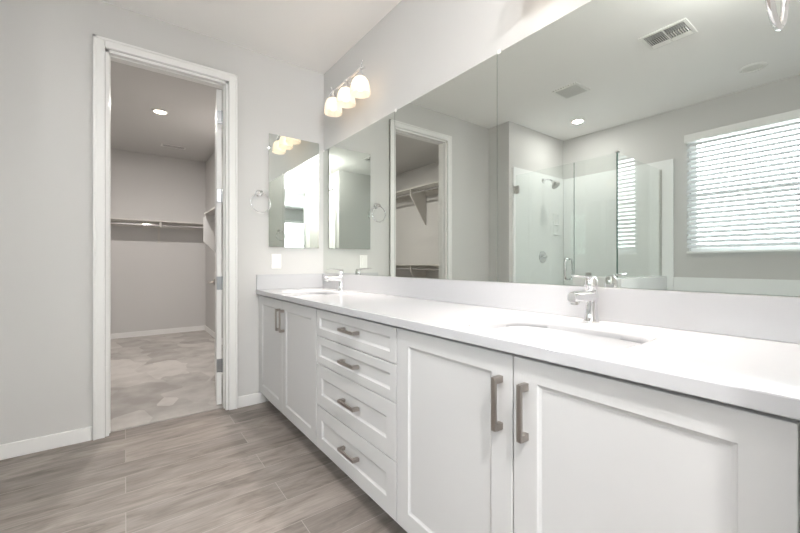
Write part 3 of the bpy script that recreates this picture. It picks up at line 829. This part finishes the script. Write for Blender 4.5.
# ------------------------------------------------------------------ closet shelves and rods
def closet_shelf_back():
    r = thing('closet_shelf', 'long white closet shelf with hanging rod on the back closet wall', 'shelf', (CX, -1.3, 1.72))
    xf = CX+0.36
    obj('shelf_board', bx(CX+0.001, xf, CY0+0.45, CY1-0.002, 1.700, 1.718, bev=0.0015, seg=1), 'shelf', r)
    obj('wall_cleat', bx(CX+0.001, CX+0.02, CY0+0.45, CY1-0.002, 1.63, 1.699), 'shelf', r)
    b = nb(); tube(b, [(xf-0.05, CY0+0.45, 1.650), (xf-0.05, CY1-0.002, 1.650)], 0.016, 16); obj('rod', b, 'chrome', r, True)
    prof = [(CX+0.001, 1.18+0.17), (CX+0.014, 1.35), (xf-0.07, 1.61), (xf-0.07, 1.64), (xf-0.03, 1.64), (xf-0.03, 1.699), (CX+0.001, 1.699)]
    outer = [(CX+0.001, 1.40), (CX+0.016, 1.40), (CX+0.022, 1.66), (xf-0.09, 1.675), (xf-0.08, 1.625), (xf-0.03, 1.625), (xf-0.03, 1.699), (CX+0.001, 1.699)]
    b = nb(); prism(b, outer, -0.99, -0.96, 'y'); obj('bracket', b, 'shelf', r)
    b = nb(); lathe(b, [(0.0, 0.0), (0.026, 0.0), (0.026, -0.012), (0.018, -0.014), (0.0, -0.014)], (xf-0.05, CY1-0.001, 1.650), 'y', 20); obj('rod_flange', b, 'chrome', r, True)
closet_shelf_back()
def closet_shelf_right():
    r = thing('closet_shelf', 'short closet shelf on the closet right wall, end bracket showing beside the door', 'shelf', (-1.5, CY1, 1.68))
    xa, xb, y1 = -2.0, -0.90, CY1-0.001; z = 1.68
    obj('shelf_board', bx(xa+0.019, xb, y1-0.29, y1, z, z+0.018, bev=0.0015, seg=1), 'shelf', r)
    obj('wall_cleat', bx(xa+0.019, xb, y1-0.019, y1, z-0.075, z-0.001), 'shelf', r)
    b = nb(); prism(b, [(y1, z+0.02), (y1-0.235, z+0.02), (y1-0.30, z-0.035), (y1-0.30, z-0.32), (y1, z-0.62)], xa, xa+0.018, 'x'); obj('bracket', b, 'trim', r)
    b = nb(); tube(b, [(xa+0.019, y1-0.21, z-0.075), (xb, y1-0.21, z-0.075)], 0.016, 16); obj('rod', b, 'chrome', r, True)
    b = nb(); lathe(b, [(0.0, -0.006), (0.024, -0.006), (0.024, -0.0005), (0.0, -0.0005)], (xa, y1-0.21, z-0.075), 'x', 18); obj('rod_flange', b, 'nickel', r, True)
closet_shelf_right()
def closet_shelf_side(z, label):
    y0 = CY0+0.001; yf = CY0+0.36; xa, xb = CX+0.30, -0.30
    r = thing('closet_shelf', label, 'shelf', (-2.2, CY0, z))
    obj('shelf_board', bx(xa, xb, y0, yf, z, z+0.018, bev=0.0015, seg=1), 'shelf', r)
    obj('wall_cleat', bx(xa, xb, y0, y0+0.019, z-0.075, z-0.001), 'shelf', r)
    b = nb(); tube(b, [(xa, yf-0.05, z-0.055), (xb, yf-0.05, z-0.055)], 0.016, 16); obj('rod', b, 'chrome', r, True)
    for x in (-2.95, -1.76, -0.6):
        b = nb()
        prism(b, [(y0, z-0.001), (y0, z-0.56), (y0+0.02, z-0.56), (yf-0.02, z-0.10), (yf-0.02, z-0.001)], x-0.009, x+0.009, 'x')
        obj('bracket', b, 'shelf', r)
closet_shelf_side(2.30, 'upper closet shelf and rod glimpsed through the doorway reflection')
closet_shelf_side(1.06, 'lower closet shelf and rod just above the splash in the reflection')

# ------------------------------------------------------------------ shower
SX0, SX1 = 0.30, 1.555
GY, GX = -2.275, 1.44
s = thing('shower_surround', 'glossy white shower surround panels in the far corner reflected', 'shower', (0.9, -2.85, 0))
obj('side_panel', bx(SX0+0.0005, SX0+0.02, W+0.02, -2.252, 0.06, 2.222, bev=0.003), 'acrylic', s)
b = nb()
obj('back_panel', bx(SX0+0.02, SX1, W+0.0005, W+0.02, 0.06, 2.216, bev=0.003), 'acrylic', s)
# soap niche on the side panel
b = nb(); nx = SX0+0.02
box(b, nx, nx+0.006, -3.20, -3.19, 1.46, 1.74); box(b, nx, nx+0.006, -3.10, -3.09, 1.46, 1.74); box(b, nx, nx+0.006, -3.19, -3.10, 1.73, 1.74)
box(b, nx, nx+0.03, -3.20, -3.09, 1.46, 1.47, bev=0.003); box(b, nx, nx+0.03, -3.19, -3.10, 1.59, 1.598, bev=0.002)
obj('soap_shelf', b, 'acrylic', s)
b = nb(); box(b, SX0+0.0205, GX, W+0.021, GY-0.04, 0.0, 0.055, bev=0.01); obj('shower_pan', b, 'acrylic', s)
# half wall that carries the fixed glass; the tub lies behind it
struct('wall_half', bx(GX-0.055, GX+0.055, W+0.021, GY+0.05, 0, 0.955), 'acrylic')
b = nb(); box(b, 1.04, GX-0.055, GY-0.05, GY+0.05, 0, 0.965, bev=0.003)
struct('wall_half', b, 'acrylic')
s2 = thing('shower_curb', 'low white curb under the glass shower door', 'curb', (0.65, GY, 0))
obj('curb', bx(SX0+0.0205, 1.04, GY-0.039, GY+0.05, 0, 0.09, bev=0.006), 'acrylic', s2)

def pane_y(name, x0, x1, y, z0, z1, parent):
    g = obj(name, bx(x0, x1, y-0.004, y+0.004, z0, z1), 'glass', parent)
    return g
dr = thing('shower_door', 'frameless clear glass shower door with chrome pull handle', 'shower door', (0.33, GY, 0.09))
pane_y('door_glass', 0.333, 1.028, GY, 0.10, 2.118, dr)
b = nb(); box(b, 1.0282, 1.0305, GY-0.004, GY+0.004, 0.10, 2.118); obj('glass_edge', b, 'glass_edge', dr)
for z in (1.950, 0.35):
    b = nb()
    box(b, SX0+0.0205, SX0+0.030, GY-0.028, GY+0.028, z-0.045, z+0.045, bev=0.002)
    box(b, SX0+0.030, SX0+0.075, GY-0.011, GY-0.0042, z-0.045, z+0.045, bev=0.002); box(b, SX0+0.030, SX0+0.075, GY+0.0042, GY+0.011, z-0.045, z+0.045, bev=0.002)
    obj('hinge', b, 'satin', dr)
b = nb(); hx = 0.972
for sg in (1, -1):
    y = GY+sg*0.0045
    tube(b, [(hx, y, 0.930), (hx, y+sg*0.044, 0.930), (hx, y+sg*0.058, 0.944), (hx, y+sg*0.061, 0.965), (hx, y+sg*0.061, 1.105), (hx, y+sg*0.058, 1.126), (hx, y+sg*0.044, 1.140), (hx, y, 1.140)], 0.011, 14)
obj('handle', b, 'chrome', dr, True)
fp = thing('glass_panel', 'fixed clear glass panel beside the shower door, facing the mirror', 'glass panel', (1.19, GY, 0.965))
pane_y('glass', 1.035, GX-0.0075, GY, 0.966, 2.118, fp)
b = nb(); box(b, 1.15, 1.20, GY-0.010, GY-0.0042, 0.9655, 1.005, bev=0.002); box(b, 1.15, 1.20, GY+0.0042, GY+0.010, 0.9655, 1.005, bev=0.002); obj('clip', b, 'satin', fp)
sp = thing('glass_panel', 'fixed clear glass side panel on the half wall, reflecting the blinds', 'glass panel', (GX, -2.85, 0.955))
obj('glass', bx(GX-0.004, GX+0.004, W+0.022, GY-0.006, 0.956, 2.118), 'glass', sp)
b = nb(); box(b, GX-0.0065, GX+0.004, GY-0.0055, GY+0.004, 0.966, 2.118); obj('corner_edge', b, 'glass_edge', sp)
b = nb(); box(b, GX-0.014, GX+0.014, GY-0.03, GY+0.014, 2.1185, 2.134, bev=0.003); obj('clip', b, 'satin', sp)
b = nb(); box(b, GX-0.010, GX-0.0045, W+0.021, W+0.030, 0.956, 2.118); box(b, GX+0.0045, GX+0.010, W+0.021, W+0.030, 0.956, 2.118); obj('channel', b, 'satin', sp)
# shower head
sh = thing('shower_fixture', 'chrome shower head on a curved arm, on the white shower wall', 'shower head', (SX0+0.02, -2.85, 2.13))
b = nb(); lathe(b, [(0.0, 0.0005), (0.030, 0.0005), (0.028, 0.008), (0.012, 0.014), (0.0, 0.014)], (SX0+0.02, -2.85, 2.135), 'x', 24); obj('flange', b, 'chrome', sh, True)
b = nb(); tube(b, [(SX0+0.025, -2.85, 2.135), (SX0+0.07, -2.85, 2.142), (SX0+0.12, -2.85, 2.128), (SX0+0.155, -2.85, 2.095)], 0.0095, 12); obj('arm', b, 'chrome', sh, True)
b = nb(); lathe(b, [(0.0, 0.040), (0.014, 0.038), (0.016, 0.018), (0.034, 0.002), (0.052, -0.022), (0.054, -0.036), (0.050, -0.040), (0.0, -0.040)], (0, 0, 0), 'z', 28)
b.transform(Matrix.Translation((SX0+0.175, -2.85, 2.072)) @ Matrix.Rotation(math.radians(-38), 4, 'Y')); obj('spray_head', b, 'satin', sh, True)
# valve
sv = thing('shower_valve', 'chrome shower valve handle on the white shower wall', 'valve', (SX0+0.02, -2.84, 1.175))
b = nb(); lathe(b, [(0.0, 0.0005), (0.078, 0.0005), (0.076, 0.006), (0.060, 0.012), (0.030, 0.014), (0.0, 0.014)], (SX0+0.02, -2.84, 1.175), 'x', 32); obj('escutcheon', b, 'chrome', sv, True)
b = nb(); lathe(b, [(0.0, 0.012), (0.026, 0.012), (0.024, 0.045), (0.020, 0.055), (0.0, 0.057)], (SX0+0.02, -2.84, 1.175), 'x', 24)
tube(b, [(SX0+0.062, -2.84, 1.175), (SX0+0.068, -2.80, 1.172), (SX0+0.070, -2.745, 1.168)], [0.011, 0.009, 0.007], 12); obj('lever', b, 'chrome', sv, True)

# ------------------------------------------------------------------ bathtub under the window
tubr = thing('bathtub', 'white soaking bathtub deck under the blinds', 'bathtub', (2.2, -2.95, 0))
TX0, TX1, TY0, TY1, TZ = GX+0.0555, 2.949, W+0.0205, -2.55, 0.54
tcx, tcy = (TX0+TX1)/2, (TY0+TY1)/2
b = nb(); O = rect_ring(tcx, tcy, TX0, TX1, TY0, TY1, 64); rings = []
lv = [(sell(tcx, tcy, 0.66, 0.31, 64, 3), TZ), (sell(tcx, tcy, 0.65, 0.30, 64, 3), TZ-0.012), (sell(tcx, tcy, 0.60, 0.26, 64, 3), TZ-0.25), (sell(tcx, tcy, 0.52, 0.20, 64, 3), TZ-0.40)]
rings = [[b.verts.new((x, y, 0.0)) for x, y in O], [b.verts.new((x, y, TZ)) for x, y in O]]+[[b.verts.new((x, y, z)) for x, y in R] for R, z in lv]
for p, q in zip(rings, rings[1:]):
    for k in range(64): b.faces.new((p[k], p[(k+1) % 64], q[(k+1) % 64], q[k]))
b.faces.new(rings[-1])
obj('tub_shell', b, 'acrylic', tubr, True)
obj('tub_surround', bx(SX1+0.0005, 2.949, W+0.0005, W+0.020, 0.0, 0.950, bev=0.003), 'acrylic', tubr)
